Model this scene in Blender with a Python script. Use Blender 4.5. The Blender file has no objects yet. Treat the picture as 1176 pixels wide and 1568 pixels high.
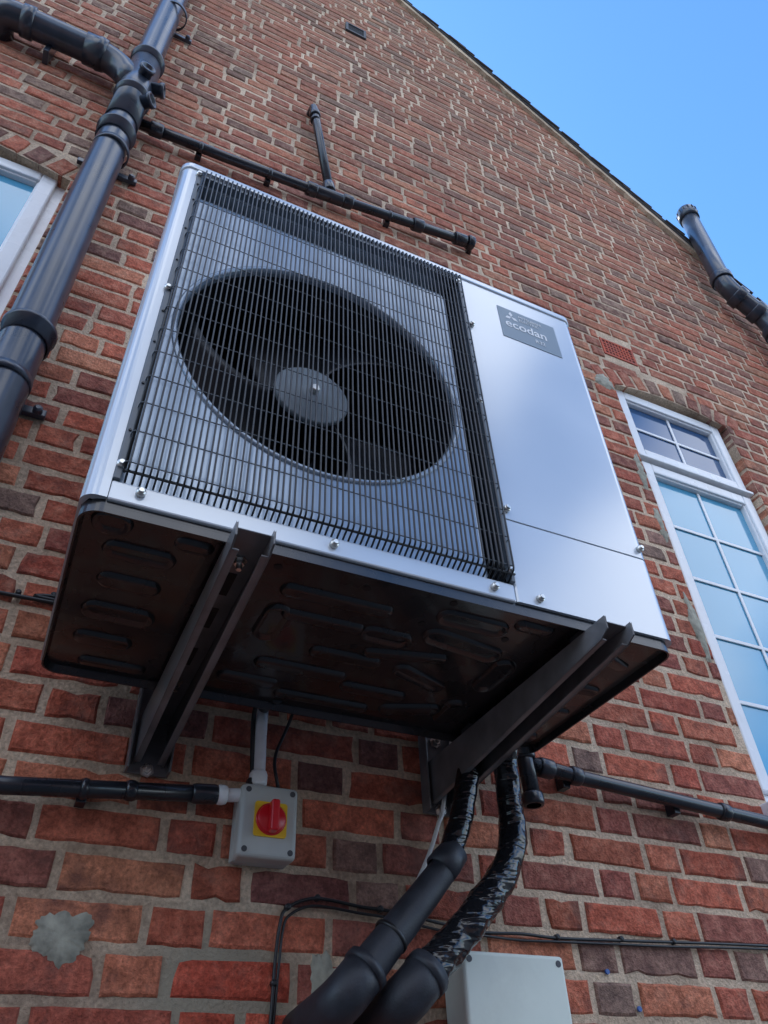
import bpy, bmesh, math, random
from mathutils import Vector, Matrix, noise
random.seed(7)
sc=bpy.context.scene
W=0.62
# ---------------------------------------------------------------- materials
def nodes(name):
    m=bpy.data.materials.new(name);m.use_nodes=True
    nt=m.node_tree;b=nt.nodes['Principled BSDF'];return m,nt,b
def N(nt,t,**k):
    n=nt.nodes.new(t)
    for a,v in k.items():
        if a in n.inputs: n.inputs[a].default_value=v
        else: setattr(n,a,v)
    return n
def pm(name,col,rough=.5,metal=0,nscale=40,var=.12,bump=.0,bscale=None,coat=0,dirt=0,spec=.5):
    m,nt,b=nodes(name);L=nt.links.new
    tc=N(nt,'ShaderNodeTexCoord')
    no=N(nt,'ShaderNodeTexNoise');no.inputs['Scale'].default_value=nscale;no.inputs['Detail'].default_value=3
    L(tc.outputs['Object'],no.inputs['Vector'])
    mr=N(nt,'ShaderNodeMapRange');mr.inputs[1].default_value=.3;mr.inputs[2].default_value=.7
    mr.inputs[3].default_value=1-var;mr.inputs[4].default_value=1+var
    L(no.outputs['Fac'],mr.inputs[0])
    mx=N(nt,'ShaderNodeMix',data_type='RGBA',blend_type='MULTIPLY');mx.inputs[0].default_value=1
    mx.inputs[6].default_value=(*col,1);L(mr.outputs[0],mx.inputs[7])
    out=mx.outputs[2]
    if dirt:
        n2=N(nt,'ShaderNodeTexNoise');n2.inputs['Scale'].default_value=9;n2.inputs['Detail'].default_value=5;n2.inputs['Roughness'].default_value=.7
        L(tc.outputs['Object'],n2.inputs['Vector'])
        r2=N(nt,'ShaderNodeMapRange');r2.inputs[1].default_value=.52;r2.inputs[2].default_value=.75;r2.inputs[4].default_value=dirt
        L(n2.outputs['Fac'],r2.inputs[0])
        m2=N(nt,'ShaderNodeMix',data_type='RGBA');L(r2.outputs[0],m2.inputs[0]);L(out,m2.inputs[6]);m2.inputs[7].default_value=(.16,.13,.10,1)
        out=m2.outputs[2]
    L(out,b.inputs['Base Color'])
    rr=N(nt,'ShaderNodeMapRange');rr.inputs[1].default_value=.3;rr.inputs[2].default_value=.7
    rr.inputs[3].default_value=max(.02,rough*.85);rr.inputs[4].default_value=min(1,rough*1.2)
    L(no.outputs['Fac'],rr.inputs[0]);L(rr.outputs[0],b.inputs['Roughness'])
    b.inputs['Metallic'].default_value=metal;b.inputs['Coat Weight'].default_value=coat;b.inputs['Coat Roughness'].default_value=.08
    b.inputs['Specular IOR Level'].default_value=spec
    if bump:
        n3=N(nt,'ShaderNodeTexNoise');n3.inputs['Scale'].default_value=bscale or 200;n3.inputs['Detail'].default_value=2
        L(tc.outputs['Object'],n3.inputs['Vector'])
        bp=N(nt,'ShaderNodeBump');bp.inputs['Strength'].default_value=bump;bp.inputs['Distance'].default_value=.002
        L(n3.outputs['Fac'],bp.inputs['Height']);L(bp.outputs[0],b.inputs['Normal'])
    return m
M={}
M['white_paint']=pm('silver_white_enamel',(.60,.645,.69),.2,metal=.16,nscale=3,var=.03,coat=.8)
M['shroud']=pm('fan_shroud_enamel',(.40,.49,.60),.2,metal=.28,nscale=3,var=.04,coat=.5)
M['pvcw']=pm('white_upvc',(.80,.81,.82),.25,nscale=6,var=.04,dirt=.14)
M['wire']=pm('black_wire',(.010,.010,.012),.35,var=.1)
M['dark']=pm('black_interior',(.005,.006,.008),.6)
M['blade']=pm('fan_plastic',(.012,.014,.018),.4,var=.1)
M['hub']=pm('hub_grey',(.28,.33,.37),.45,var=.05)
M['steel']=pm('zinc_screw',(.65,.64,.6),.3,metal=1,nscale=60,var=.15)
M['greyedge']=pm('grey_guard_frame',(.12,.14,.16),.35,var=.1)
M['pan']=pm('black_base_pan',(.010,.009,.011),.27,nscale=14,var=.35,bump=.08,bscale=60,dirt=.05,coat=.35)
M['bracket']=pm('grey_black_bracket_paint',(.15,.148,.15),.36,nscale=20,var=.25,bump=.05,bscale=300,dirt=.2,coat=.2)
M['soil']=pm('black_soil_plastic',(.030,.038,.055),.3,nscale=10,var=.3,dirt=.05,coat=.3)
M['waste']=pm('black_waste_plastic',(.016,.018,.024),.28,nscale=14,var=.3,dirt=.08,coat=.2)
M['foam']=pm('foam_insulation',(.022,.024,.031),.5,nscale=30,var=.25,bump=.2,bscale=250)
M['cable']=pm('black_cable',(.012,.012,.013),.4)
M['wcable']=pm('white_cable',(.76,.76,.72),.5)
M['wplastic']=pm('white_waste_plastic',(.88,.88,.86),.3,var=.04)
M['isogrey']=pm('isolator_grey',(.50,.51,.47),.4,nscale=15,var=.06,dirt=.2)
M['yellow']=pm('isolator_yellow',(.90,.56,.02),.35,var=.05)
M['red']=pm('isolator_red',(.68,.012,.02),.3,var=.05)
M['boxw']=pm('junction_cream',(.68,.72,.63),.35,nscale=8,var=.06,dirt=.10)
M['cement']=pm('cement_patch',(.34,.32,.25),.95,nscale=45,var=.3,bump=.9,bscale=120)
M['tile']=pm('roof_tile',(.06,.048,.042),.85,nscale=20,var=.4,bump=.6,bscale=60)
M['terra']=pm('terracotta_vent',(.44,.085,.045),.8,nscale=30,var=.25,bump=.4,bscale=200)
M['logo']=pm('label_grey',(.20,.26,.31),.35,var=.03)
M['logow']=pm('label_text_white',(.8,.8,.8),.4,var=.02)
M['ground']=pm('concrete_ground',(.13,.125,.11),.9,nscale=2,var=.25,bump=.5,bscale=60)
M['lead']=pm('vent_grey_plastic',(.07,.07,.075),.6,var=.2)
M['blockerwall']=pm('sky_blocker_brick',(.22,.12,.09),.9,nscale=6,var=.3,bump=.4,bscale=40)  # walls of the added house that blocks low sky

def tape():
    m,nt,b=nodes('shiny_black_tape');L=nt.links.new
    b.inputs['Base Color'].default_value=(.011,.011,.013,1);b.inputs['Roughness'].default_value=.13
    tc=N(nt,'ShaderNodeTexCoord');n=N(nt,'ShaderNodeTexNoise');n.inputs['Scale'].default_value=11;n.inputs['Detail'].default_value=1;n.inputs['Distortion'].default_value=2.0
    mp=N(nt,'ShaderNodeMapping');mp.inputs['Rotation'].default_value=(0,.75,0);mp.inputs['Scale'].default_value=(.8,.8,2.6)
    L(tc.outputs['Object'],mp.inputs[0]);L(mp.outputs[0],n.inputs['Vector'])
    bp=N(nt,'ShaderNodeBump');bp.inputs['Strength'].default_value=.7;bp.inputs['Distance'].default_value=.009
    L(n.outputs['Fac'],bp.inputs['Height']);L(bp.outputs[0],b.inputs['Normal']);return m
M['tape']=tape()
def glass(name,col):
    m,nt,b=nodes(name);L=nt.links.new
    tc=N(nt,'ShaderNodeTexCoord');n=N(nt,'ShaderNodeTexNoise');n.inputs['Scale'].default_value=1.5
    L(tc.outputs['Object'],n.inputs['Vector'])
    cr=N(nt,'ShaderNodeValToRGB');cr.color_ramp.elements[0].color=(*[c*.8 for c in col],1);cr.color_ramp.elements[1].color=(*[c*1.15 for c in col],1)
    L(n.outputs['Fac'],cr.inputs[0]);L(cr.outputs[0],b.inputs['Base Color'])
    b.inputs['Roughness'].default_value=.06;b.inputs['Coat Weight'].default_value=.5
    b.inputs['Coat Roughness'].default_value=.02
    return m
M['glass']=glass('window_glass_blind_behind',(.10,.38,.58))
M['glassd']=glass('window_glass_dark',(.02,.08,.20))

def brickmat():
    m,nt,b=nodes('weathered_brick');L=nt.links.new
    at=N(nt,'ShaderNodeAttribute',attribute_name='bcol')
    tc=N(nt,'ShaderNodeTexCoord')
    def noi(s,d=6,r=.6):
        n=N(nt,'ShaderNodeTexNoise');n.inputs['Scale'].default_value=s;n.inputs['Detail'].default_value=d;n.inputs['Roughness'].default_value=r
        L(tc.outputs['Object'],n.inputs['Vector']);return n
    def mr(src,a,bb,c,d):
        r=N(nt,'ShaderNodeMapRange');r.inputs[1].default_value=a;r.inputs[2].default_value=bb;r.inputs[3].default_value=c;r.inputs[4].default_value=d
        L(src,r.inputs[0]);return r.outputs[0]
    n1=noi(26,5,.68);n2=noi(150,3,.7);n3=noi(9,5,.72);n4=noi(1.6,2,.6)
    mul=N(nt,'ShaderNodeMix',data_type='RGBA',blend_type='MULTIPLY');mul.inputs[0].default_value=1
    L(at.outputs['Color'],mul.inputs[6]);L(mr(n1.outputs['Fac'],.3,.7,.55,1.45),mul.inputs[7])
    mul2=N(nt,'ShaderNodeMix',data_type='RGBA',blend_type='MULTIPLY');mul2.inputs[0].default_value=1
    L(mul.outputs[2],mul2.inputs[6]);L(mr(n2.outputs['Fac'],.3,.7,.6,1.3),mul2.inputs[7])
    dk=N(nt,'ShaderNodeMix',data_type='RGBA');L(mr(n3.outputs['Fac'],.52,.68,0,.7),dk.inputs[0]);L(mul2.outputs[2],dk.inputs[6]);dk.inputs[7].default_value=(.15,.065,.052,1)
    sp=N(nt,'ShaderNodeSeparateXYZ');L(tc.outputs['Object'],sp.inputs[0])
    hz=mr(sp.outputs['Z'],.0,3.2,.28,.9)
    mp=N(nt,'ShaderNodeMath',operation='MULTIPLY');L(mr(n1.outputs['Fac'],.47,.70,0,1),mp.inputs[0]);L(mr(n4.outputs['Fac'],.35,.6,0.25,1),mp.inputs[1])
    mp2=N(nt,'ShaderNodeMath',operation='MULTIPLY');L(mp.outputs[0],mp2.inputs[0]);L(hz,mp2.inputs[1])
    sm=N(nt,'ShaderNodeMix',data_type='RGBA');L(mp2.outputs[0],sm.inputs[0]);L(dk.outputs[2],sm.inputs[6]);sm.inputs[7].default_value=(.50,.35,.235,1)
    gv=N(nt,'ShaderNodeMix',data_type='RGBA');L(mr(sp.outputs['Z'],.6,4.5,0,.48),gv.inputs[0]);L(sm.outputs[2],gv.inputs[6]);gv.inputs[7].default_value=(.28,.185,.12,1)
    L(gv.outputs[2],b.inputs['Base Color']);b.inputs['Roughness'].default_value=.86;b.inputs['Specular IOR Level'].default_value=.3
    ad=N(nt,'ShaderNodeMath',operation='ADD');L(n1.outputs['Fac'],ad.inputs[0])
    m5=N(nt,'ShaderNodeMath',operation='MULTIPLY');L(n2.outputs['Fac'],m5.inputs[0]);m5.inputs[1].default_value=.7;L(m5.outputs[0],ad.inputs[1])
    bp=N(nt,'ShaderNodeBump');bp.inputs['Strength'].default_value=1;bp.inputs['Distance'].default_value=.007;L(ad.outputs[0],bp.inputs['Height']);L(bp.outputs[0],b.inputs['Normal'])
    return m
M['brick']=brickmat()
def mortarmat():
    m,nt,b=nodes('lime_mortar');L=nt.links.new
    tc=N(nt,'ShaderNodeTexCoord')
    def noi(s,d=6,r=.6):
        n=N(nt,'ShaderNodeTexNoise');n.inputs['Scale'].default_value=s;n.inputs['Detail'].default_value=d;n.inputs['Roughness'].default_value=r
        L(tc.outputs['Object'],n.inputs['Vector']);return n
    n1=noi(3,5,.7);n2=noi(130,4,.7)
    cr=N(nt,'ShaderNodeValToRGB');e=cr.color_ramp.elements;e[0].position=.32;e[0].color=(.38,.265,.18,1);e[1].position=.60;e[1].color=(.80,.61,.43,1)
    L(n1.outputs['Fac'],cr.inputs[0])
    r=N(nt,'ShaderNodeMapRange');r.inputs[1].default_value=.3;r.inputs[2].default_value=.7;r.inputs[3].default_value=.62;r.inputs[4].default_value=1.2;L(n2.outputs['Fac'],r.inputs[0])
    mu=N(nt,'ShaderNodeMix',data_type='RGBA',blend_type='MULTIPLY');mu.inputs[0].default_value=1;L(cr.outputs[0],mu.inputs[6]);L(r.outputs[0],mu.inputs[7])
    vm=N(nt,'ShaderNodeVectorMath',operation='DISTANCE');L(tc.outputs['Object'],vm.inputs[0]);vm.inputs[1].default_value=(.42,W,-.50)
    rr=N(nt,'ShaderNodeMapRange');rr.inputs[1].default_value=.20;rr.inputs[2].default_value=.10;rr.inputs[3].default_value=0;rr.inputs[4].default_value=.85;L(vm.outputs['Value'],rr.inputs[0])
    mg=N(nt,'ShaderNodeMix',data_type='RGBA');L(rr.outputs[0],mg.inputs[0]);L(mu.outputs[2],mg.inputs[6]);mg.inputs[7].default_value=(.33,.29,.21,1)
    L(mg.outputs[2],b.inputs['Base Color']);b.inputs['Roughness'].default_value=.95
    bp=N(nt,'ShaderNodeBump');bp.inputs['Strength'].default_value=1;bp.inputs['Distance'].default_value=.007;L(n2.outputs['Fac'],bp.inputs['Height']);L(bp.outputs[0],b.inputs['Normal'])
    return m
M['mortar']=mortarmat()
# ---------------------------------------------------------------- helpers
def empty(name):
    e=bpy.data.objects.new(name,None);sc.collection.objects.link(e);e.empty_display_size=.1;return e
def mk(name,verts,faces,mat,parent=None,smooth=False,bevel=0,seg=2):
    me=bpy.data.meshes.new(name);me.from_pydata([tuple(v) for v in verts],[],faces);me.update()
    me.materials.append(M[mat] if isinstance(mat,str) else mat)
    o=bpy.data.objects.new(name,me);sc.collection.objects.link(o)
    if parent:o.parent=parent
    if smooth:
        for p in me.polygons:p.use_smooth=True
    if bevel:
        md=o.modifiers.new('b','BEVEL');md.width=bevel;md.segments=seg;md.limit_method='ANGLE';md.angle_limit=math.radians(40)
    return o
def boxvf(x0,x1,y0,y1,z0,z1):
    v=[(x,y,z) for z in(z0,z1) for y in(y0,y1) for x in(x0,x1)]
    f=[(0,2,3,1),(4,5,7,6),(0,1,5,4),(2,6,7,3),(0,4,6,2),(1,3,7,5)];return v,f
def box(name,x0,x1,y0,y1,z0,z1,mat,parent=None,bevel=.0,seg=2):
    v,f=boxvf(x0,x1,y0,y1,z0,z1);return mk(name,v,f,mat,parent,bevel=bevel,seg=seg)
def fillet(pts,fr,n=7):
    pts=[Vector(p) for p in pts];out=[pts[0]]
    for i in range(1,len(pts)-1):
        a,b,c=pts[i-1],pts[i],pts[i+1];d=min(fr,(a-b).length*.49,(c-b).length*.49)
        p=b+(a-b).normalized()*d;q=b+(c-b).normalized()*d
        for k in range(n+1):
            t=k/n;out.append(p*(1-t)**2+b*2*t*(1-t)+q*t*t)
    out.append(pts[-1]);return out
def tubevf(pts,r,sides=16,cap=True,rf=None):
    pts=[Vector(p) for p in pts];q=[pts[0]]
    for p in pts[1:]:
        if (p-q[-1]).length>1e-6:q.append(p)
    pts=q;n=len(pts);v=[];f=[]
    T=[(pts[min(i+1,n-1)]-pts[max(i-1,0)]).normalized() for i in range(n)]
    u=T[0].orthogonal().normalized();L=0
    for i in range(n):
        u=(u-T[i]*u.dot(T[i])).normalized();w=T[i].cross(u)
        if i:L+=(pts[i]-pts[i-1]).length
        for k in range(sides):
            a=2*math.pi*k/sides;rr=r if rf is None else rf(L,a)
            v.append(pts[i]+(u*math.cos(a)+w*math.sin(a))*rr)
    for i in range(n-1):
        for k in range(sides):
            a=i*sides+k;b=i*sides+(k+1)%sides;f.append((a,b,b+sides,a+sides))
    if cap:
        f.append(tuple(reversed(range(sides))));f.append(tuple(range((n-1)*sides,n*sides)))
    return v,f
def tube(name,pts,r,mat,parent=None,fr=0,sides=20,rf=None,cap=True):
    if fr:pts=fillet(pts,fr)
    v,f=tubevf(pts,r,sides,cap,rf)
    o=mk(name,v,f,mat,parent)
    for p in o.data.polygons:p.use_smooth=len(p.vertices)==4
    return o
def join(name,parts,mat,parent=None,smooth=False,bevel=0):
    V=[];F=[]
    for v,f in parts:
        b=len(V);V+=[tuple(p) for p in v];F+=[tuple(i+b for i in q) for q in f]
    o=mk(name,V,F,mat,parent,bevel=bevel)
    if smooth:
        for p in o.data.polygons:p.use_smooth=len(p.vertices)==4
    return o
def resample(pts,step):
    pts=[Vector(p) for p in pts];out=[pts[0]]
    for a,b in zip(pts,pts[1:]):
        n=max(1,int((b-a).length/step))
        for i in range(1,n+1):out.append(a.lerp(b,i/n))
    return out
def catmull(P,n=10):
    P=[Vector(p) for p in P];P=[P[0]*2-P[1]]+P+[P[-1]*2-P[-2]];o=[]
    for i in range(1,len(P)-2):
        p0,p1,p2,p3=P[i-1:i+3]
        for k in range(n):
            t=k/n;o.append(.5*((2*p1)+(p2-p0)*t+(2*p0-5*p1+4*p2-p3)*t*t+(3*p1-p0-3*p2+p3)*t**3))
    o.append(P[-2]);return o
def lathevf(c,axis,prof,sides=12,cap=True):
    axis=Vector(axis).normalized();u=axis.orthogonal().normalized();w=axis.cross(u);c=Vector(c);v=[];f=[]
    for t,r in prof:
        for k in range(sides):
            a=2*math.pi*k/sides;v.append(c+axis*t+(u*math.cos(a)+w*math.sin(a))*r)
    for i in range(len(prof)-1):
        for k in range(sides):
            a=i*sides+k;b=i*sides+(k+1)%sides;f.append((a,b,b+sides,a+sides))
    if cap:
        f.append(tuple(reversed(range(sides))));f.append(tuple(range((len(prof)-1)*sides,len(prof)*sides)))
    return v,f
def lathe(name,c,axis,prof,mat,parent=None,sides=48,smooth=True,cap=False):
    v,f=lathevf(c,axis,prof,sides,cap)
    o=mk(name,v,f,mat,parent)
    if smooth:
        for p in o.data.polygons:p.use_smooth=len(p.vertices)==4
    return o
# ---------------------------------------------------------------- brick house
house=empty('brick_house')
APX=(-1.0,8.28);SL=1.0766;XR=4.55;XL=-6.5;ZG=-2.2;ZE=APX[1]-SL*(XR-APX[0])
def xr(z):return min(XR,APX[0]+(APX[1]-z)/SL)
def xl(z):return max(XL,APX[0]-(APX[1]-z)/SL)
OP=[dict(x0=1.935,x1=2.60,z0=.03,zs=1.875,rise=.045,ax0=1.83,ax1=2.70),
    dict(x0=-1.95,x1=-.345,z0=.30,zs=1.83,rise=.10,ax0=-2.05,ax1=-.27)]
def soff(o,x):
    xc=(o['x0']+o['x1'])/2;h=(o['x1']-o['x0'])/2
    return o['zs']+o['rise']*(1-((x-xc)/h)**2)
AR=.108
def blocks(z0,z1):
    zc=(z0+z1)/2;r=[]
    for o in OP:
        if o['z0']<zc<o['zs']:r.append((o['x0'],o['x1']))
        elif zc>=o['zs'] and zc<o['zs']+o['rise']+AR+.02:
            xc=(o['x0']+o['x1'])/2;h=(o['ax1']-o['ax0'])/2
            t=(zc-o['zs']-AR)/max(o['rise'],.001)
            if t<0:r.append((o['ax0']+.012*(1-(zc-o['zs'])/AR),o['ax1']))
            elif t<1:
                w=h*math.sqrt(1-t);r.append((xc-w,xc+w))
    if z1>2.10 and z0<2.235:r.append((1.945,2.150))
    if z1>4.76 and z0<4.90:r.append((.655,.795))
    return r
BV=[];BF=[];BC=[]
def pal(cx,cz):
    t=random.random()
    if t<.34:c=(.52,.135,.075)
    elif t<.58:c=(.43,.105,.064)
    elif t<.72:c=(.58,.195,.105)
    elif t<.86:c=(.33,.098,.070)
    elif t<.95:c=(.22,.085,.070)
    else:c=(.30,.17,.13)
    if .28<cx<.60 and cz<-.44:c=(.56,.10,.055)
    k=random.uniform(.76,1.15);j=random.uniform(.9,1.12)
    return (c[0]*k,c[1]*k*j,c[2]*k*j,1)
def addbrick(x0,x1,z0,z1,deepL=False,deepR=False,rotc=None,rota=0,deep=.012):
    nl=7 if x1-x0>.15 else 4
    J=lambda s:random.uniform(-s,s)
    L=[(x0+(x1-x0)*i/nl,z0) for i in range(nl)]+[(x1,z0),(x1,(z0+z1)/2)]+[(x1-(x1-x0)*i/nl,z1) for i in range(nl)]+[(x0,z1),(x0,(z0+z1)/2)]
    cx,cz=(x0+x1)/2,(z0+z1)/2
    P=[]
    for i,(x,z) in enumerate(L):
        s=.0030
        if random.random()<.08:s=.009
        P.append((x-(x-cx)/abs(x-cx+1e-9)*abs(J(s)) if abs(x-cx)>.02 else x+J(.002),z-(1 if z>cz else -1)*abs(J(s)) if abs(z-cz)>.01 else z))
    tx,tz,dy=J(.010),J(.02),J(.0018)
    b=len(BV);n=len(P);col=pal(cx,cz) if not rotc else pal(9,9)
    d=deep if not(deepL or deepR) else .105
    ins=random.uniform(.0035,.006)
    for ring in range(3):
        for x,z in P:
            xx,zz=x,z
            if ring==2:
                xx=cx+(x-cx)*(1-ins/((x1-x0)/2));zz=cz+(z-cz)*(1-ins/((z1-z0)/2))
            y=W+(d if ring==0 else (.0004 if ring==1 else -.0036))+dy*(ring>0)+((xx-cx)*tx+(zz-cz)*tz)*(ring>0)
            if rotc:
                a=rota;ux,uz=xx-cx,zz-cz;xx,zz=rotc[0]+ux*math.cos(a)-uz*math.sin(a),rotc[1]+ux*math.sin(a)+uz*math.cos(a)
            BV.append((xx,y,zz));BC.append(col)
    for r in range(2):
        for k in range(n):
            a=b+r*n+k;c=b+r*n+(k+1)%n;BF.append((a,c,c+n,a+n))
    BF.append(tuple(b+2*n+k for k in range(n)))
CH=.075;PH=.035-.3;JT=.0125
row=0;z=PH-26*CH
while z<APX[1]:
    z0=z+JT/2;z1=z+CH-JT/2
    if z1>ZG:
        zb=random.uniform(-.0018,.0018)
        bl=blocks(z0,z1)
        x=-6.9+(0.169 if row%2 else 0)+random.uniform(-.02,.02)
        st=True
        L0=xl(z1)+.02;R0=xr(z0+.02)
        xa=x
        while xa<R0:
            Lb=(.2235 if st else .108)+random.uniform(-.006,.006)
            if random.random()<.06:st=not st
            a,c=xa+JT/2*random.uniform(.7,1.4),xa+Lb-JT/2*random.uniform(.7,1.3)
            xa+=Lb;st=not st
            if c<max(L0,-4.6) or a>R0: continue
            c=min(c,R0);segs=[(a,c,False,False)]
            for (p,q) in bl:
                ns=[]
                for (s,e,dl,dr) in segs:
                    if e<=p-.0 or s>=q+.0:
                        if 0<=p-e<.02:e=p;dr=True
                        if 0<=s-q<.02:s=q;dl=True
                        ns.append((s,e,dl,dr));continue
                    if s<p-.025:ns.append((s,p,dl,True))
                    if e>q+.025:ns.append((q,e,True,dr))
                segs=ns
            for (s,e,dl,dr) in segs:
                if e-s>.02:
                    w=random.uniform(-.0014,.0014);addbrick(s,e,z0+zb+w,z1+zb+w,dl,dr)
    z+=CH;row+=1
for o in OP:
    xc=(o['x0']+o['x1'])/2;n=int((o['ax1']-o['ax0'])/.0765);h=(o['x1']-o['x0'])/2
    for i in range(n):
        t=(i+.5)/n;x=o['ax0']+(o['ax1']-o['ax0'])*t
        u=max(-1,min(1,(x-xc)/h))
        zz=o['zs']+o['rise']*(1-u*u)+AR/2
        sl=-2*o['rise']*u/h-(x-xc)/h*.16
        wv=(o['ax1']-o['ax0'])/n
        addbrick(-wv/2+JT/2,wv/2-JT/2,-AR/2+.003,AR/2-.004,True,True,rotc=(x,zz),rota=math.atan(sl))
bo=mk('wall_bricks',BV,BF,'brick',house)
at=bo.data.color_attributes.new('bcol','FLOAT_COLOR','POINT')
fl=[];[fl.extend(c) for c in BC];at.data.foreach_set('color',fl)
mv=[];mf=[]
def q(x0,x1,z0,z1,xa=None,xb=None):
    b=len(mv);xa=x0 if xa is None else xa;xb=x1 if xb is None else xb
    mv.extend([(x0,W+.001,z0),(x1,W+.001,z0),(xb,W+.001,z1),(xa,W+.001,z1)]);mf.append((b,b+1,b+2,b+3))
A,B=OP[1],OP[0]
q(XL,XR,ZG,B['z0']);q(XL,B['x0'],B['z0'],A['z0']);q(B['x1'],XR,B['z0'],A['z0'])
q(XL,A['x0'],A['z0'],A['zs']);q(A['x1'],B['x0'],A['z0'],A['zs']);q(B['x1'],XR,A['z0'],A['zs'])
zt=2.1
def cols(xs,zlow):
    for a,b2 in zip(xs,xs[1:]):
        k=len(mv);mv.extend([(a,W+.001,zlow(a)),(b2,W+.001,zlow(b2)),(b2,W+.001,zt),(a,W+.001,zt)]);mf.append((k,k+1,k+2,k+3))
fA=lambda x:soff(A,x);fB=lambda x:soff(B,x)
q(XL,A['x0'],A['zs'],zt);cols([A['x0']+(A['x1']-A['x0'])*i/12 for i in range(13)],fA);q(A['x1'],B['x0'],A['zs'],zt)
cols([B['x0']+(B['x1']-B['x0'])*i/12 for i in range(13)],fB);q(B['x1'],XR,A['zs'],zt)
q(XL,XR,zt,ZE);
k=len(mv);mv.extend([(XL,W+.001,ZE),(XR,W+.001,ZE),(APX[0],W+.001,APX[1]),(XL,W+.001,APX[1]-SL*(APX[0]-XL))]);mf.append((k,k+1,k+2,k+3))
for o in OP:
    xs=[o['x0']+(o['x1']-o['x0'])*i/12 for i in range(13)]
    k=len(mv)
    for x in xs:
        mv.extend([(x,W+.001,soff(o,x)+.002),(x,W+.24,soff(o,x)+.002)])
    for i in range(12):mf.append((k+2*i,k+2*i+1,k+2*i+3,k+2*i+2))
    for x,s in((o['x0'],-.002),(o['x1'],.002)):
        k=len(mv);mv.extend([(x+s,W+.001,o['z0']),(x+s,W+.24,o['z0']),(x+s,W+.24,o['zs']),(x+s,W+.001,o['zs'])]);mf.append((k,k+1,k+2,k+3))
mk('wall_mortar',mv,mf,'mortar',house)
DY=8
ZL=APX[1]-SL*(APX[0]-XL)
mk('side_walls',[(XR,W+.002,ZG),(XR,DY,ZG),(XR,DY,ZE),(XR,W+.002,ZE),(XL,W+.002,ZG),(XL,DY,ZG),(XL,DY,ZL),(XL,W+.002,ZL),(APX[0],DY,APX[1])],
   [(0,1,2,3),(4,7,6,5),(1,5,6,8,2)],'terra',house)
def slope(name,xa,za,xb,zb):
    d=Vector((xb-xa,0,zb-za)).normalized();nrm=Vector((-d.z,0,d.x))
    if nrm.z<0:nrm=-nrm
    parts=[];L=(Vector((xb,0,zb))-Vector((xa,0,za))).length;n=int(L/.10)
    for i in range(n+2):
        s=i*.10;p=Vector((xa,0,za))+d*s
        a=p+nrm*.03;bq=p+d*.16+nrm*.052
        y0=W-.045+random.uniform(-.008,.008)
        v=[(a.x,y0,a.z),(a.x,DY,a.z),(bq.x,DY,bq.z),(bq.x,y0,bq.z)];v+=[(x+nrm.x*.013,y,zz+nrm.z*.013) for x,y,zz in v]
        parts.append((v,[(0,1,2,3),(4,7,6,5),(0,3,7,4),(1,5,6,2),(0,4,5,1),(3,2,6,7)]))
    join(name,parts,'tile',house)
slope('roof_slope_right',APX[0],APX[1],XR+.25,APX[1]-SL*(XR+.25-APX[0]))
slope('roof_slope_left',APX[0],APX[1],XL-.25,APX[1]-SL*(APX[0]-XL+.25))
def strip(name,y0,y1,n0,n1,mat,wob=0):
    d=Vector((1,0,-SL)).normalized();nrm=Vector((-d.z,0,d.x))
    for sgn,nm in((1,'_right'),(-1,'_left')):
        v=[];f=[];n=120;L=8.3
        for i in range(n+1):
            s=L*i/n
            w=random.uniform(-wob,wob)
            for (yy,nn) in((y0,n0+w),(y1,n0+w),(y1,n1),(y0,n1)):
                p=d*s+nrm*nn;v.append((APX[0]+sgn*p.x,yy,APX[1]+p.z))
        for i in range(n):
            for k in range(4):
                a=4*i+k;c=4*i+(k+1)%4;f.append((a,c,c+4,a+4))
        mk(name+nm,v,f,mat,house)
strip('verge_bedding',W-.028,W+.2,-.014,.026,'mortar',.009)
strip('verge_undercloak',W-.038,W+.2,.026,.032,'lead',.001)
def frame(parts,x0,x1,z0,z1,w,y0,y1):
    parts.append(boxvf(x0,x0+w,y0,y1,z0,z1));parts.append(boxvf(x1-w,x1,y0,y1,z0,z1))
    parts.append(boxvf(x0+w,x1-w,y0,y1,z1-w,z1));parts.append(boxvf(x0+w,x1-w,y0,y1,z0,z0+w))
def window(tag,o,bars,yf):
    F=[];x0,x1,z0=o['x0']-.002,o['x1']+.002,o['z0']
    z1=o['zs']+o['rise']*.9
    frame(F,x0,x1,z0,z1,.055,yf,yf+.07)
    join(tag+'_outer_frame',F,'pvcw',house,bevel=.004)
    S=[];Bq=[];G=[];Gd=[]
    for (a,b,c,d,nx,nz,dk) in bars:
        frame(S,a,b,c,d,.050,yf-.018,yf+.03)
        frame(S,a+.044,b-.044,c+.044,d-.044,.013,yf-.008,yf+.02)
        (Gd if dk else G).append(boxvf(a+.045,b-.045,yf+.012,yf+.016,c+.045,d-.045))
        for i in range(1,nx):
            xx=a+.06+(b-a-.12)*i/nx;Bq.append(boxvf(xx-.007,xx+.007,yf+.006,yf+.0115,c+.055,d-.055))
        for i in range(1,nz):
            zz=c+.06+(d-c-.12)*i/nz;Bq.append(boxvf(a+.055,b-.055,yf+.0055,yf+.011,zz-.007,zz+.007))
    join(tag+'_sashes',S,'pvcw',house,bevel=.006)
    if Bq:join(tag+'_glazing_bars',Bq,'pvcw',house,bevel=.002)
    if G:join(tag+'_glass',G,'glass',house)
    if Gd:join(tag+'_dark_glass',Gd,'glassd',house)
window('window_right',OP[0],[(1.965,2.575,1.475,1.895,2,2,True),(1.97,2.57,.085,1.44,2,5,False)],W+.045)
window('window_left',OP[1],[(-1.92,-1.16,.34,1.86,1,1,False),(-1.13,-.385,.34,1.86,1,1,False)],W+.045)
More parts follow.
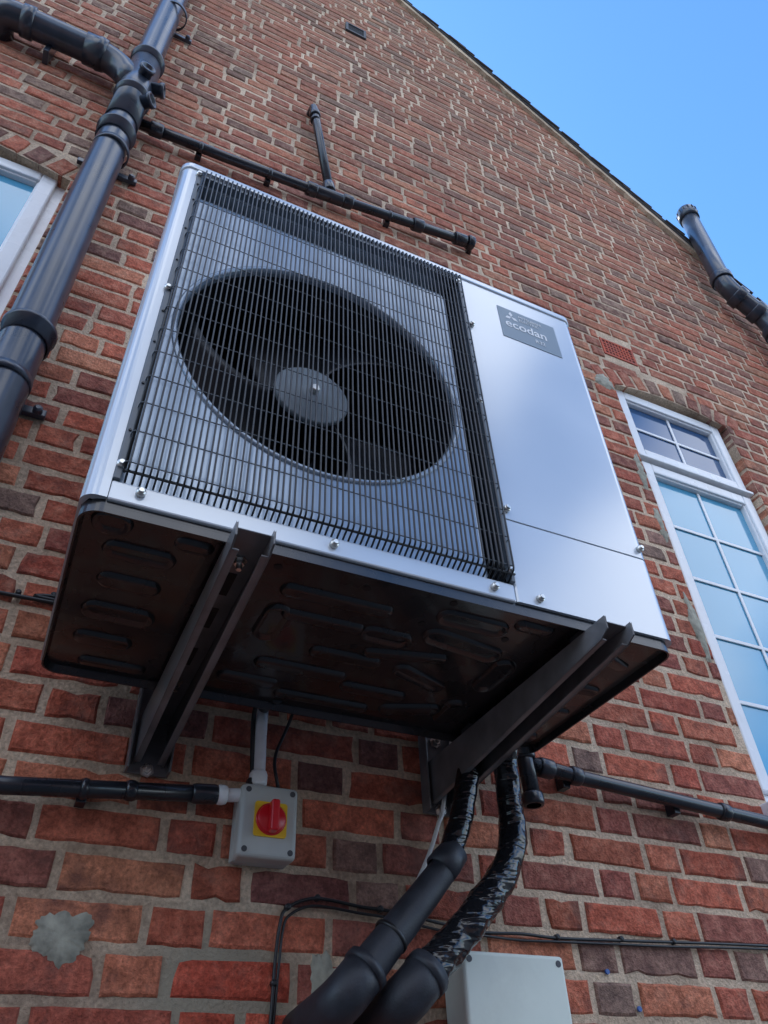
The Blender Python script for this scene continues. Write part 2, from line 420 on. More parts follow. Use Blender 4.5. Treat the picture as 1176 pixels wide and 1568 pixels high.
box('window_right_drip',1.955,2.585,W+.012,W+.05,1.455,1.470,'pvcw',house,.003)
box('window_sill_right',1.90,2.64,W-.045,W+.11,-.03,.028,'pvcw',house,.006)
box('window_sill_left',-2.0,-.31,W-.045,W+.11,.24,.298,'pvcw',house,.006)
parts=[]
ax0,ax1,az0,az1=1.951,2.144,2.106,2.229
frame(parts,ax0,ax1,az0,az1,.012,W-.004,W+.05)
for i in range(1,9):
    x=ax0+.012+(ax1-ax0-.024)*i/9;parts.append(boxvf(x-.0035,x+.0035,W-.0035,W+.03,az0+.012,az1-.012))
for i in range(1,5):
    zz=az0+.012+(az1-az0-.024)*i/5;parts.append(boxvf(ax0+.012,ax1-.012,W-.003,W+.03,zz-.004,zz+.004))
join('air_brick_grid',parts,'terra',house)
box('air_brick_void',ax0+.005,ax1-.005,W+.0,W+.02,az0+.005,az1-.005,'dark',house)
parts=[];frame(parts,.655,.795,4.76,4.90,.016,W-.014,W+.04)
for i in range(5):
    zz=4.785+i*.022;parts.append(boxvf(.671,.779,W-.008,W+.03,zz,zz+.008))
join('wall_vent_louvre',parts,'lead',house)
box('wall_vent_void',.668,.782,W-.001,W+.02,4.772,4.888,'dark',house)
def patch(name,cx,cz,rx,rz,yy=-.0065,seed=0):
    n=64;v=[(cx,W+yy,cz)];
    for k in range(n):
        a=2*math.pi*k/n;c,s=math.cos(a),math.sin(a)
        rr=1+.28*noise.noise(Vector((c*1.6+seed,s*1.6,seed)))+.20*noise.noise(Vector((c*4+seed,s*4,seed)))+.12*noise.noise(Vector((c*11+seed,s*11,seed)))
        v.append((cx+rx*rr*.9*c,W+yy*.8,cz+rz*rr*.9*s))
    for k in range(n):
        x,y,z2=v[1+k];v.append((cx+(x-cx)*1.12,W+.002,cz+(z2-cz)*1.12))
    f=[(0,1+k,1+(k+1)%n) for k in range(n)]+[(1+k,1+n+k,1+n+(k+1)%n,1+(k+1)%n) for k in range(n)]
    mk(name,v,f,'cement',house,smooth=True)
patch('cement_patch_a',.15,-.40,.050,.040,seed=3.3)
patch('cement_patch_b',.605,-.445,.026,.045,seed=8.1)
patch('cement_patch_c',1.88,1.86,.05,.05,seed=1.1);patch('cement_patch_d',1.905,1.32,.02,.10,seed=5.1)
patch('cement_patch_e',1.905,.62,.022,.13,seed=6.4);patch('cement_patch_f',1.912,1.05,.016,.09,seed=9.4)
# ---------------------------------------------------------------- ground + unseen house added behind the viewer to block low sky
mk('ground',[(-150,-150,ZG),(150,-150,ZG),(150,150,ZG),(-150,150,ZG)],[(0,1,2,3)],'ground')
nb=empty('added_sky_blocker_house')
ny=-7.5
box('walls',-11,7,ny-8,ny,ZG,2.5,'blockerwall',nb)
rv=[(-11.3,ny+.3,2.45),(7.3,ny+.3,2.45),(7.3,ny-8.3,2.45),(-11.3,ny-8.3,2.45),(-11.3,ny-4,5.2),(7.3,ny-4,5.2)]
mk('roof',rv,[(0,1,5,4),(2,3,4,5),(0,4,3),(1,2,5),(0,3,2,1)],'tile',nb)
P=[];G=[]
for x in(-9,-5.5,-2,1.5,4.5):
    for zz in(-1.3,1.0):
        frame(P,x,x+1.3,zz,zz+1.15,.07,ny-.02,ny+.03);G.append(boxvf(x+.05,x+1.25,ny-.01,ny+.01,zz+.05,zz+1.1))
join('window_frames',P,'pvcw',nb,bevel=.005);join('window_glass',G,'glassd',nb)
# ---------------------------------------------------------------- heat pump
hp=empty('heat_pump')
D=.487;H=1.02
def extr(name,prof,z0,z1,mat,parent,closed=False):
    n=len(prof);v=[(x,y,z0) for x,y in prof]+[(x,y,z1) for x,y in prof];f=[]
    for i in range(n if closed else n-1):
        j=(i+1)%n;f.append((i,j,j+n,i+n))
    if closed:f+=[tuple(reversed(range(n))),tuple(range(n,2*n))]
    return mk(name,v,f,mat,parent)
def arc(cx,cy,r,a0,a1,n=8):
    return[(cx+r*math.cos(math.radians(a0+(a1-a0)*i/n)),cy+r*math.sin(math.radians(a0+(a1-a0)*i/n))) for i in range(n+1)]
R=.022
prof=[(.034,.012),(.034,0)]+[(x,y) for x,y in arc(R,R,R,270,180)]+[(0,D)]+[(.004,D),(.004,.03),(.012,.012)]
extr('left_side_panel',prof,.006,1.0,'white_paint',hp,True)
def rightp(name,z0,z1,dy=0,mat='white_paint'):
    prof=[(.7045,.03),(.7045,.006+dy),(.7055,.002+dy)]+[(.7085,dy)]+arc(1.05-R,R+dy,R,270,360)+[(1.05,D),(1.045,D),(1.045,.04),(1.02,.03)]
    return extr(name,prof,z0,z1,mat,hp,True)
rightp('service_panel',.193,1.0);rightp('lower_service_panel',.006,.189,.0)
rightp('panel_seam_backing',.187,.195,.008,'greyedge')
box('back_panel',.004,1.046,D-.004,D,.006,1.0,'white_paint',hp)
def rrect(x0,x1,y0,y1,r):
    return arc(x0+r,y0+r,r,180,270)+arc(x1-r,y0+r,r,270,360)+arc(x1-r,y1-r,r,0,90)+arc(x0+r,y1-r,r,90,180)
o=extr('top_lid',rrect(-.004,1.054,-.004,D+.004,.026),.996,H,'white_paint',hp,True)
md=o.modifiers.new('b','BEVEL');md.width=.006;md.segments=3;md.limit_method='ANGLE';md.angle_limit=.9
box('front_bottom_rail',.0345,.7035,.0,.02,.004,.040,'white_paint',hp,.003)
box('front_top_rail',.0345,.7035,.002,.02,.984,.9955,'greyedge',hp,.001)
CX,CZ,FR=.357,.478,.290
v=[];f=[]
n=96;x0,x1,z0,z1=.045,.657,.040,.90
def edge(a):
    c,s=math.cos(a),math.sin(a);t=1e9
    if c>1e-6:t=min(t,(x1-CX)/c)
    if c<-1e-6:t=min(t,(x0-CX)/c)
    if s>1e-6:t=min(t,(z1-CZ)/s)
    if s<-1e-6:t=min(t,(z0-CZ)/s)
    return CX+c*t,CZ+s*t
angs=sorted(set([2*math.pi*i/n for i in range(n)]+[math.atan2(zz-CZ,xx-CX)%(2*math.pi) for xx in(x0,x1) for zz in(z0,z1)]))
n=len(angs)
ringp=[(1.0,.016),(.993,.018),(.988,.022),(.986,.030)]
for a in angs:v.append((*(lambda e:(e[0],.016,e[1]))(edge(a)),))
for s,y in ringp:
    for a in angs:v.append((CX+math.cos(a)*FR*s,y,CZ+math.sin(a)*FR*s))
for r in range(len(ringp)):
    for k in range(n):f.append((r*n+k,r*n+(k+1)%n,(r+1)*n+(k+1)%n,(r+1)*n+k))
o=mk('fan_shroud',v,f,'shroud',hp)
for p in o.data.polygons[n:]:p.use_smooth=True
lathe('bell_mouth_lip',(CX,0.016,CZ),(0,-1,0),[(-.002,FR+.010),(.003,FR+.008),(.005,FR+.003),(.003,FR-.001),(-.004,FR-.004)],'shroud',hp,96)
lathe('bell_mouth_inner',(CX,0.028,CZ),(0,1,0),[(0,FR*.984),(.02,FR*.99),(.09,FR*1.0)],'blade',hp,96)
pr=[(0,0)]+[(math.sin(t*math.pi/16)*.05,.045*(1-math.cos(t*math.pi/16))) for t in range(1,9)]
v=[];f=[]
for u,y in pr:v+=[(x0,.016+y,z1+u),(x1,.016+y,z1+u)]
for i in range(len(pr)-1):f.append((2*i,2*i+1,2*i+3,2*i+2))
mk('shroud_top_roll',v,f,'shroud',hp,True)
v=[];f=[]
for u,y in pr:v+=[(x1+u*.4,.016+y*.8,z0),(x1+u*.4,.016+y*.8,z1)]
for i in range(len(pr)-1):f.append((2*i,2*i+1,2*i+3,2*i+2))
mk('shroud_side_roll',v,f,'shroud',hp,True)
iv=[(.006,.06,.01),(.70,.06,.01),(.70,.06,.99),(.006,.06,.99),(.006,.44,.01),(.70,.44,.01),(.70,.44,.99),(.006,.44,.99)]
mk('interior_cavity',iv,[(4,5,6,7),(0,1,5,4),(3,7,6,2),(0,4,7,3),(1,2,6,5)],'dark',hp)
box('interior_side_strip',.690,.7005,.012,.06,.044,.984,'dark',hp)
box('interior_left_strip',.0345,.0455,.0125,.06,.041,.984,'dark',hp)
box('coil_block',.05,.65,.40,.43,.05,.95,'dark',hp)
join('motor_mount',[boxvf(.27,.29,.30,.32,.02,.98),boxvf(.42,.44,.30,.32,.02,.98),boxvf(.30,.41,.22,.2995,.43,.53)],'blade',hp,bevel=.004)
lathe('fan_hub',(CX,.09,CZ),(0,-1,0),[(-.012,.079),(-.004,.080),(.0,.076),(.002,.060),(.004,.0585),(.004,.03),(.007,.028),(.007,.0001)],'hub',hp,64)
lathe('fan_hub_body',(CX,.101,CZ),(0,1,0),[(0,.078),(.08,.07),(.09,.02)],'blade',hp,48)
lathe('fan_hub_nut',(CX,.083,CZ),(0,-1,0),[(0,.010),(.012,.010),(.013,.008),(.013,.0001)],'steel',hp,6,False)
for b in range(3):
    a0=math.radians(100+120*b);v=[];f=[];nr,na=10,16
    for i in range(nr+1):
        r=.076+(.276-.076)*i/nr
        sweep=math.radians(-20)*(i/nr)**1.4;span=math.radians(62+22*(i/nr))
        for j in range(na+1):
            t=j/na;a=a0+sweep+span*(t-.5)
            y=.105+.10*t-.02*(i/nr)+.02*math.sin(t*math.pi)
            v.append((CX+r*math.cos(a),y,CZ+r*math.sin(a)))
    for i in range(nr):
        for j in range(na):
            k=i*(na+1)+j;f.append((k,k+1,k+na+2,k+na+1))
    o=mk('fan_blade_%d'%(b+1),v,f,'blade',hp,True);md=o.modifiers.new('s','SOLIDIFY');md.thickness=.005
P=[]
nx=66
for i in range(nx):
    x=.052+(.694-.052)*i/(nx-1)+random.uniform(-.0006,.0006)
    P.append(tubevf(fillet([(x,.003,.986),(x,-.020,.978),(x+random.uniform(-.0008,.0008),-.020,.056),(x,.004,.043)],.008,3),.0018,6))
join('wire_fan_guard_uprights',P,'wire',hp,True)
P=[]
for i in range(15):
    zz=.066+(.968-.066)*i/14
    P.append(tubevf(fillet([(.042,.004,zz),(.044,-.0165,zz),(.700,-.0165,zz),(.702,.004,zz)],.006,3),.0011,6))
join('wire_fan_guard_crosswires',P,'greyedge',hp,True)  # lighter grey than the uprights, standing in for the light they catch
join('guard_side_flanges',[boxvf(.0345,.0452,-.004,.012,.041,.984),boxvf(.6955,.7038,-.006,.010,.041,.984)],'greyedge',hp,bevel=.0015)
join('guard_edge_wires',[tubevf([(.047,-.010,.05),(.047,-.010,.98)],.0022,8),tubevf([(.047,-.012,.052),(.70,-.012,.052)],.0022,8)],'wire',hp,True)
S=[]
for x,zz in((.038,.522),(.041,.069),(.076,.026),(.371,.024),(.698,.512),(.697,.970),(.698,.065),(.661,.022),(.752,.022),(.038,.976),(.716,.215),(.716,.80),(1.03,.215)):
    S.append(lathevf((x,-.0,zz),(0,-1,0),[(-.002,.0072),(.0065,.0072),(.0075,.0062),(.0076,.005),(.010,.005),(.0112,.0036)],14))
join('panel_screws',S,'steel',hp,True)
S=[lathevf((.04,-.0045,zz),(0,-1,0),[(0,.0025),(.002,.002)],8) for zz in(.14,.25,.36,.45,.62,.74,.86,.93)]
join('guard_rivets',S,'wire',hp,True)
v,f=boxvf(.808,.981,-.0012,.0004,.812,.940);mk('label_plate',v,f,'logo',hp)
def txt(name,s,x,z,size,ext=.0):
    c=bpy.data.curves.new(name,'FONT');c.body=s;c.size=size;c.extrude=.0002;c.offset=ext
    o=bpy.data.objects.new(name,c);sc.collection.objects.link(o);o.rotation_euler=(math.radians(90),0,0);o.location=(x,-.0018,z)
    bpy.context.view_layer.update()
    me=bpy.data.meshes.new_from_object(o.evaluated_get(bpy.context.evaluated_depsgraph_get()))
    mo=bpy.data.objects.new(name,me);mo.matrix_world=o.matrix_world.copy();bpy.data.objects.remove(o)
    me.materials.clear();me.materials.append(M['logow']);sc.collection.objects.link(mo);mo.parent=hp
txt('label_text_main','ecodan',.822,.862,.043,.0006)
txt('label_text_top','MITSUBISHI',.868,.916,.014);txt('label_text_top_b','ELECTRIC',.868,.902,.014)
txt('label_text_bottom','R32',.905,.834,.019)
dv=[];df=[]
for ang in(90,210,330):
    a=math.radians(ang);c=Vector((.845+.011*math.cos(a),-.0018,.908+.011*math.sin(a)));u=Vector((math.cos(a),0,math.sin(a)));w=Vector((-math.sin(a),0,math.cos(a)))
    k=len(dv);dv+=[c+u*.0105,c+w*.006,c-u*.0105,c-w*.006];df.append((k,k+1,k+2,k+3))
mk('label_diamonds',dv,df,'logow',hp)
v0=rrect(.004,1.046,.006,D-.004,.03)
extr('base_pan',v0,-.003,.008,'pan',hp,True)
inn=rrect(.012,1.038,.014,D-.012,.024);n=len(v0)
v=[(x,y,-.0028) for x,y in v0]+[(x,y,-.016) for x,y in v0]+[(x,y,-.016) for x,y in rrect(.007,1.043,.009,D-.007,.028)]+[(x,y,-.003) for x,y in inn]
f=[]
for r in range(3):
    for k in range(n):f.append((r*n+k,r*n+(k+1)%n,(r+1)*n+(k+1)%n,(r+1)*n+k))
mk('base_pan_rim',v,f,'pan',hp)
def stad(cx,cy,L,w,ang,h=.007,ins=.006,ringed=False):
    a=math.radians(ang);pts=[]
    pf=((w/2,-.003),(w/2-ins*.4,-.003-h*.6),(w/2-ins,-.003-h),(w/2-ins*2.0,-.003-h))
    if ringed:pf=((w/2,-.003),(w/2-ins*.5,-.003-h*.9),(w/2-ins,-.003-h),(w/2-ins*2.1,-.0032))
    for rr,zz in pf:
        rr=max(rr,.0005);l=max(0.001,L/2-w/2)
        for k in range(24):
            t=2*math.pi*k/24;px=(l if math.cos(t)>=0 else -l)+rr*math.cos(t);py=rr*math.sin(t)
            pts.append((cx+px*math.cos(a)-py*math.sin(a),cy+px*math.sin(a)+py*math.cos(a),zz))
    f=[]
    for r in range(3):
        for k in range(24):f.append((r*24+k,r*24+(k+1)%24,(r+1)*24+(k+1)%24,(r+1)*24+k))
    f.append(tuple(range(72,96)));return pts,f
ST=[(.42,.10,.20,.035,0),(.42,.165,.15,.03,0),(.66,.075,.14,.045,0,1),(.68,.145,.17,.05,8,1),(.54,.17,.10,.045,0,1),(.60,.215,.16,.03,-12),
    (.34,.20,.11,.05,90,1),(.50,.26,.14,.035,0),(.66,.28,.13,.04,20,1),(.44,.33,.18,.035,0),(.60,.36,.14,.035,0),(.36,.40,.12,.035,0),(.52,.43,.20,.03,0),(.70,.40,.13,.04,-20),
    (.10,.10,.11,.04,0,1),(.10,.18,.10,.04,0),(.10,.27,.12,.05,0,1),(.09,.36,.10,.04,0),(.12,.44,.12,.03,0),(.05,.04,.06,.05,0,1),(.17,.05,.06,.03,0),
    (.97,.09,.09,.03,20),(.97,.20,.10,.032,0,1),(.97,.30,.10,.03,0),(.96,.42,.12,.035,0),(.77,.05,.08,.03,0),(.79,.22,.12,.05,90,1),(.78,.38,.10,.05,90)]
join('base_pan_embossing',[stad(*s[:5],ringed=len(s)>5) for s in ST],'pan',hp,True)
SS=[lathevf((a,b,-.0028),(0,0,-1),[(0,.007),(.0012,.007)],16) for a,b in((.60,.035),(.74,.10),(.58,.11),(.93,.25),(.45,.05),(.30,.05),(.5,.22),(.85,.42))]
join('base_pan_holes',SS,'dark',hp)
# ---------------------------------------------------------------- brackets
def bracket(cx):
    e=empty('wall_bracket');w=.029;y0=-.045;y1=W-.004
    th=.003;parts=[]
    parts.append(boxvf(cx-w+.0031,cx+w-.0031,y0+.01,y1,-.020,-.0175))
    for s in(-1,1):
        xo=cx+s*w;xi=xo-s*th
        prof=[(y0,-.017),(y0,-.040),(y0+.02,-.050),(y1-.02,-.108),(y1,-.108),(y1,-.017)]
        v=[(xo,y,z) for y,z in prof]+[(xi,y,z) for y,z in prof];n=len(prof)
        f=[tuple(range(n)),tuple(reversed(range(n,2*n)))]+[(i,(i+1)%n,(i+1)%n+n,i+n) for i in range(n)]
        parts.append((v,f))
        a=(y0+.02,-.050);b=(y1-.02,-.108);lw=.013*(-s)
        v=[(xo,a[0],a[1]-.0005),(xo+lw,a[0],a[1]-.0005),(xo+lw,b[0],b[1]-.0005),(xo,b[0],b[1]-.0005)]
        v+=[(x,y,z+.003) for x,y,z in v]
        parts.append((v,[(0,3,2,1),(4,5,6,7),(0,1,5,4),(1,2,6,5),(2,3,7,6),(3,0,4,7)]))
    join('arm_channel',parts,'bracket',e,bevel=.0012)
    parts=[boxvf(cx-w-.012,cx+w+.012,W-.012,W-.0055,-.125,.06),boxvf(cx-w-.012,cx-w-.008,W-.04,W-.0121,-.125,.06),boxvf(cx+w+.008,cx+w+.012,W-.04,W-.0121,-.125,.06)]
    join('wall_plate',parts,'bracket',e,bevel=.001)
    B=[lathevf((cx,W-.012,z),(0,-1,0),[(0,.014),(.002,.014),(.0021,.0085),(.010,.0085),(.0101,.005),(.02,.005)],6) for z in(-.117,.04)]
    B+=[lathevf((cx,y,-.0201),(0,0,-1),[(0,.012),(.002,.012),(.0021,.008),(.009,.008),(.0091,.0045),(.018,.0045)],6) for y in(.035,.43)]
    join('bolts',B,'steel',e)
    join('arm_slots',[boxvf(cx-.007,cx+.007,yy,yy+.06,-.0212,-.0202) for yy in(.07,.17,.30)],'dark',e)
    F=[boxvf(cx-.026,cx+.026,y-.02,y+.02,-.017,-.003) for y in(.035,.43)]
    join('rubber_pads',F,'foam',e,bevel=.003)
bracket(.236);bracket(.872)
# ---------------------------------------------------------------- soil stack
ss=empty('soil_pipe');sx,sy=-.262,W-.09
tube('stack',[(sx+.03,sy,ZG),(sx+.018,sy,.0),(sx,sy,2.2),(sx-.012,sy,3.0),(sx-.03,sy,5.2),(sx-.03,sy,8.6)],.055,'soil',ss,sides=40)
def collar(x,y,z,r=.061,h=.05,nm='collar'):
    lathe(nm,(x,y,z),(0,0,1),[(-h,r-.006),(-h,r-.001),(-.01,r),(-.008,r+.005),(.004,r+.006),(.008,r+.002),(.008,r-.008)],'soil',ss,40)
collar(sx,sy,2.09,.062,.06);collar(sx+.014,sy,.915,.061,.05,'collar_low')
tube('junction_body',[(sx,sy,2.16),(sx-.006,sy,2.76)],.060,'soil',ss,sides=40)
collar(sx-.006,sy,2.77,.063,.05,'junction_top_socket');collar(sx-.002,sy,2.40,.063,.04,'junction_mid_socket')
tube('branch_pipe',[(-.80,W+.02,2.655),(-.80,sy-.0,2.655),(-.36,sy,2.652),(sx-.0,sy,2.47)],.053,'soil',ss,fr=.10,sides=36)
lathe('branch_socket',(-.44,sy,2.654),(1,0,0),[(-.05,.053),(-.05,.060),(-.005,.061),(.0,.064),(.01,.063),(.03,.060),(.03,.05)],'soil',ss,36)
lathe('branch_elbow_socket',(-.70,sy,2.655),(1,0,0),[(-.02,.053),(-.02,.060),(.02,.061),(.025,.053)],'soil',ss,36)
for nm,d,zz,l in(('boss_front',(.25,-1,0),2.52,.075),('boss_side',(1,-.25,0),2.52,.085),('boss_low',(.8,-.6,0),2.33,.08)):
    dd=Vector(d).normalized();lathe(nm,(sx,sy,zz),dd,[(.03,.026),(l,.026),(l,.030),(l+.015,.030),(l+.015,.022),(l+.004,.021),(l+.004,.0001)],'soil',ss,28)
for zz in(.72,1.95,3.4):
    lathe('pipe_clip',(sx+.008,sy,zz),(0,0,1),[(-.012,.056),(-.012,.0615),(.012,.0615),(.012,.056)],'soil',ss,36)
    box('clip_foot',sx-.09,sx+.11,W-.022,W-.005,zz-.012,zz+.012,'soil',ss,.003)
    join('clip_screws',[lathevf((sx+.09,W-.022,zz),(0,-1,0),[(0,.012),(.012,.011),(.016,.006)],12)],'soil',ss)
box('branch_clip',-.62,-.60,W-.06,W-.004,2.56,2.74,'soil',ss,.003)
# ---------------------------------------------------------------- upper waste pipe
wp=empty('waste_pipe');wy=W-.05
tube('run',[(sx+.05,wy+.0,2.315),(.12,wy,2.335),(.545,wy,2.378),(1.26,wy,2.505),(1.275,W+.02,2.507)],.0205,'waste',wp,fr=.0,sides=24)
tube('riser',[(.566,wy,2.375),(.470,wy,3.17),(.464,wy,3.215),(.464,W+.02,3.215)],.0195,'waste',wp,fr=.035,sides=24)
def sock(nm,p,d,r,l,par,mat='waste'):
    lathe(nm,p,d,[(-l/2,r-.006),(-l/2,r),(-l/2+.006,r+.002),(l/2-.006,r+.002),(l/2,r),(l/2,r-.006)],mat,par,28)
sock('tee_left',(.48,wy,2.371),(1,0,.09),.027,.045,wp);sock('tee_right',(.64,wy,2.396),(1,0,.17),.027,.045,wp)
sock('tee_body',(.56,wy,2.381),(1,0,.12),.0245,.12,wp)
sock('tee_up',(.556,wy,2.445),(-.12,0,1),.0255,.06,wp)
sock('elbow_sock',(.474,wy,3.13),(-.12,0,1),.025,.04,wp);sock('elbow_low',(.478,wy,3.07),(-.12,0,1),.0225,.02,wp)
sock('coupling',(.98,wy,2.456),(1,0,.18),.027,.05,wp);sock('end_socket',(1.20,wy,2.495),(1,0,.18),.027,.06,wp)
sock('end_cap',(1.255,wy,2.505),(1,0,.1),.031,.03,wp)
sock('end_left',(-.15,wy,2.318),(1,0,.05),.026,.05,wp)
for x,z in((.02,2.326),(.30,2.352),(.84,2.43)):
    sock('clip',(x,wy,z),(1,0,.1),.0215,.016,wp);box('clip_base',x-.012,x+.012,W-.03,W-.004,z-.022,z+.022,'waste',wp,.002)
# ---------------------------------------------------------------- vent pipe at right
vp=empty('vent_pipe');vy=W-.1
tube('vent_run',[(3.158,vy,4.16),(3.098,vy,3.24),(3.34,vy,3.045),(3.37,vy,2.0),(3.37,vy,-2.2)],.055,'soil',vp,fr=.09,sides=32)
for p,d in(((3.105,vy,3.33),(0.07,0,1)),((3.17,vy,3.18),(1,0,-.8)),((3.28,vy,3.09),(1,0,-.8)),((3.345,vy,2.92),(0,0,1)),((3.35,vy,2.62),(0,0,1))):
    sock('vent_socket',p,d,.064,.06,vp,'soil')
lathe('vent_cowl',(3.159,vy,4.16),(.065,0,1),[(-.06,.056),(-.06,.064),(.0,.066),(.04,.066),(.06,.058),(.075,.03),(.078,.0001)],'soil',vp,32)
join('cowl_slots',[lathevf((3.160+.0665*math.cos(a),vy+.0665*math.sin(a),4.165),(0,0,1),[(0,.004),(.03,.004)],6) for a in[2*math.pi*i/14 for i in range(14)]],'dark',vp)
box('vent_clip',3.27,3.45,W-.04,W-.004,2.68,2.71,'soil',vp,.003)
# ---------------------------------------------------------------- lower left condensate pipe
cp=empty('condensate_pipe');cy=W-.045
tube('black_run',[(-3.2,cy,-.205),(0.,cy,-.189),(.362,cy,-.158)],.0155,'waste',cp,sides=24)
sock('black_socket',(.345,cy,-.1595),(1,0,.08),.0165,.05,cp);sock('black_socket_small',(.21,cy,-.171),(1,0,.08),.0165,.02,cp)
tube('white_elbow',[(.366,cy,-.158),(.448,cy,-.150),(.444,cy,-.02),(.444,cy,.03)],.0128,'wplastic',cp,fr=.018,sides=24)
sock('white_sock_a',(.376,cy,-.157),(1,0,.06),.0165,.02,cp,'wplastic');sock('white_sock_b',(.446,cy,-.118),(0,0,1),.016,.03,cp,'wplastic')
sock('white_sock_c',(.432,cy,-.152),(1,0,.06),.016,.025,cp,'wplastic')
tube('drain_hose',[(.444,cy,.03),(.442,.50,.02),(.44,.46,.0)],.011,'cable',cp,fr=.02)
for x,z in((.13,-.178),(-.4,-.192)):
    sock('clip',(x,cy,z),(1,0,.05),.017,.014,cp);box('clip_base',x-.009,x+.009,W-.035,W-.004,z-.02,z+.02,'waste',cp,.002)
# ---------------------------------------------------------------- right drain pipe
dp=empty('drain_pipe');dy=W-.045
tube('vertical_tee',[(1.092,dy,.10),(1.100,dy,-.07)],.0195,'waste',dp,sides=24)
sock('tee_bottom',(1.100,dy,-.075),(0,0,1),.0235,.028,dp);sock('tee_top',(1.096,dy,.035),(0,0,1),.0235,.03,dp)
tube('run',[(1.10,dy,.012),(1.24,dy,-.002),(1.86,dy,-.042),(3.6,dy,-.12)],.0175,'waste',dp,sides=24)
sock('run_socket',(1.15,dy,.006),(1,0,-.07),.0215,.04,dp);sock('run_socket',(1.235,dy,-.001),(1,0,-.07),.0205,.03,dp);sock('run_socket',(1.70,dy,-.032),(1,0,-.07),.0205,.03,dp)
for x,z in((1.215,-.0),(1.55,-.022),(2.2,-.06)):
    box('clip_base',x-.01,x+.01,W-.035,W-.004,z-.028,z+.018,'waste',dp,.002)
# ---------------------------------------------------------------- isolator
iso=empty('isolator_switch');ya=W-.07
box('enclosure_back',.412,.521,W-.028,W-.004,-.268,-.138,'isogrey',iso,.004)
box('enclosure_cover',.410,.523,ya,W-.029,-.270,-.136,'isogrey',iso,.009,4)
mk('yellow_plate',*(lambda p:([(x,ya-.003,z) for x,z in p]+[(x,ya+.001,z) for x,z in p],[tuple(range(len(p)))]+[(i,(i+1)%len(p),(i+1)%len(p)+len(p),i+len(p)) for i in range(len(p))]))([(.4365+a,-.2335+b) for a,b in rrect(0,.064,0,.064,.006)]),'yellow',iso)
lathe('red_dial',(.4685,ya-.003,-.2015),(0,-1,0),[(0,.027),(.007,.027),(.009,.025),(.009,.0001)],'red',iso,48)
box('red_handle',.4605,.4765,ya-.034,ya-.0125,-.230,-.173,'red',iso,.004,3)
lathe('dial_skirt',(.4685,ya-.0035,-.2015),(0,-1,0),[(.0,.0295),(.0025,.0295),(.003,.0275)],'red',iso,40)
join('cover_screws',[lathevf((x,ya,z),(0,-1,0),[(-.001,.0055),(.0008,.0055)],12) for x in(.4225,.5105) for z in(-.1485,-.2575)],'lead',iso)
box('cable_gland',.424,.444,W-.055,W-.035,-.136,-.118,'cable',iso,.004)
tube('gland_cable',[(.434,W-.045,-.12),(.425,W-.045,.02),(.42,.50,.04)],.005,'cable',iso,fr=.03,sides=10)
tube('gland_cable_b',[(.49,W-.045,-.136),(.475,W-.040,-.07),(.51,W-.030,.02),(.50,.50,.05)],.0035,'cable',iso,fr=.03,sides=10)
# ---------------------------------------------------------------- junction box
jb=empty('junction_box')
box('box_body',.852,1.072,W-.075,W-.004,-.64,-.405,'boxw',jb,.004)
box('box_lid',.848,1.076,W-.090,W-.076,-.644,-.401,'boxw',jb,.007,4)
join('lid_screws',[lathevf((x,W-.090,z),(0,-1,0),[(-.001,.006),(.001,.006)],14) for x in(.862,1.062) for z in(-.415,-.63)],'lead',jb)
tube('white_flex',[(1.07,W-.03,-.42),(1.10,W-.02,-.44),(1.12,W-.015,-.50),(1.14,W-.012,-.60)],.004,'wcable',jb,fr=.03,sides=10)
# ---------------------------------------------------------------- insulated pipes
ip=empty('insulated_pipe')
pa=catmull([(.90,.43,.02),(.878,.46,-.04),(.858,.47,-.115),(.835,.47,-.19),(.80,.47,-.262)],8)
tube('upper_sleeve',resample(pa,.006),.026,'tape',ip,sides=28,rf=lambda L,a:.0235*(1+.09*noise.noise(Vector((math.cos(a)*1.2,math.sin(a)*1.2,L*40)))))
tube('lower_sleeve',resample([(.812,.47,-.248),(.795,.47,-.276),(.70,.467,-.376),(.60,.465,-.478)],.008),.031,'foam',ip,sides=32,rf=lambda L,a:(.0255+.0065*min(1,L/.3))*(1+.03*noise.noise(Vector((math.cos(a),math.sin(a),L*22)))))
lathe('sleeve_joint',(.797,.47,-.268),(-.69,0,-.73),[(-.03,.024),(-.029,.028),(0,.031),(.022,.031),(.025,.026)],'foam',ip,32)
lathe('sleeve_band',(.672,.467,-.403),(-.69,0,-.71),[(-.004,.0305),(-.003,.0330),(.003,.0330),(.004,.0305)],'cable',ip,32)
tube('elbow',[(.625,.466,-.452),(.582,.466,-.497),(.572,.52,-.512),(.565,.64,-.53)],.037,'foam',ip,fr=.04,sides=32)
lathe('elbow_band',(.622,.466,-.455),(-.7,0,-.7),[(-.008,.032),(-.007,.0395),(.007,.0395),(.008,.032)],'foam',ip,32)
ip2=empty('insulated_pipe')
pb=catmull([(.965,.43,.02),(.958,.46,-.05),(.962,.47,-.13),(.955,.47,-.205),(.925,.468,-.27),(.868,.465,-.335),(.80,.462,-.40),(.735,.46,-.455)],10)
def wr(L,a):
    return .028*(1+.15*noise.noise(Vector((math.cos(a)*1.3,math.sin(a)*1.3,L*26)))+.10*abs(noise.noise(Vector((math.cos(a)*3+L*30,math.sin(a)*3,L*60+5)))))*(.82+.26*min(1,L/.45))
tube('taped_sleeve',resample(pb,.004),.028,'tape',ip2,sides=48,rf=wr)
tube('elbow',[(.742,.46,-.448),(.690,.461,-.497),(.676,.52,-.512),(.668,.64,-.53)],.038,'foam',ip2,fr=.04,sides=32)
lathe('elbow_band',(.732,.46,-.458),(-.74,0,-.67),[(-.010,.032),(-.008,.0405),(.008,.0405),(.010,.032)],'foam',ip2,32)
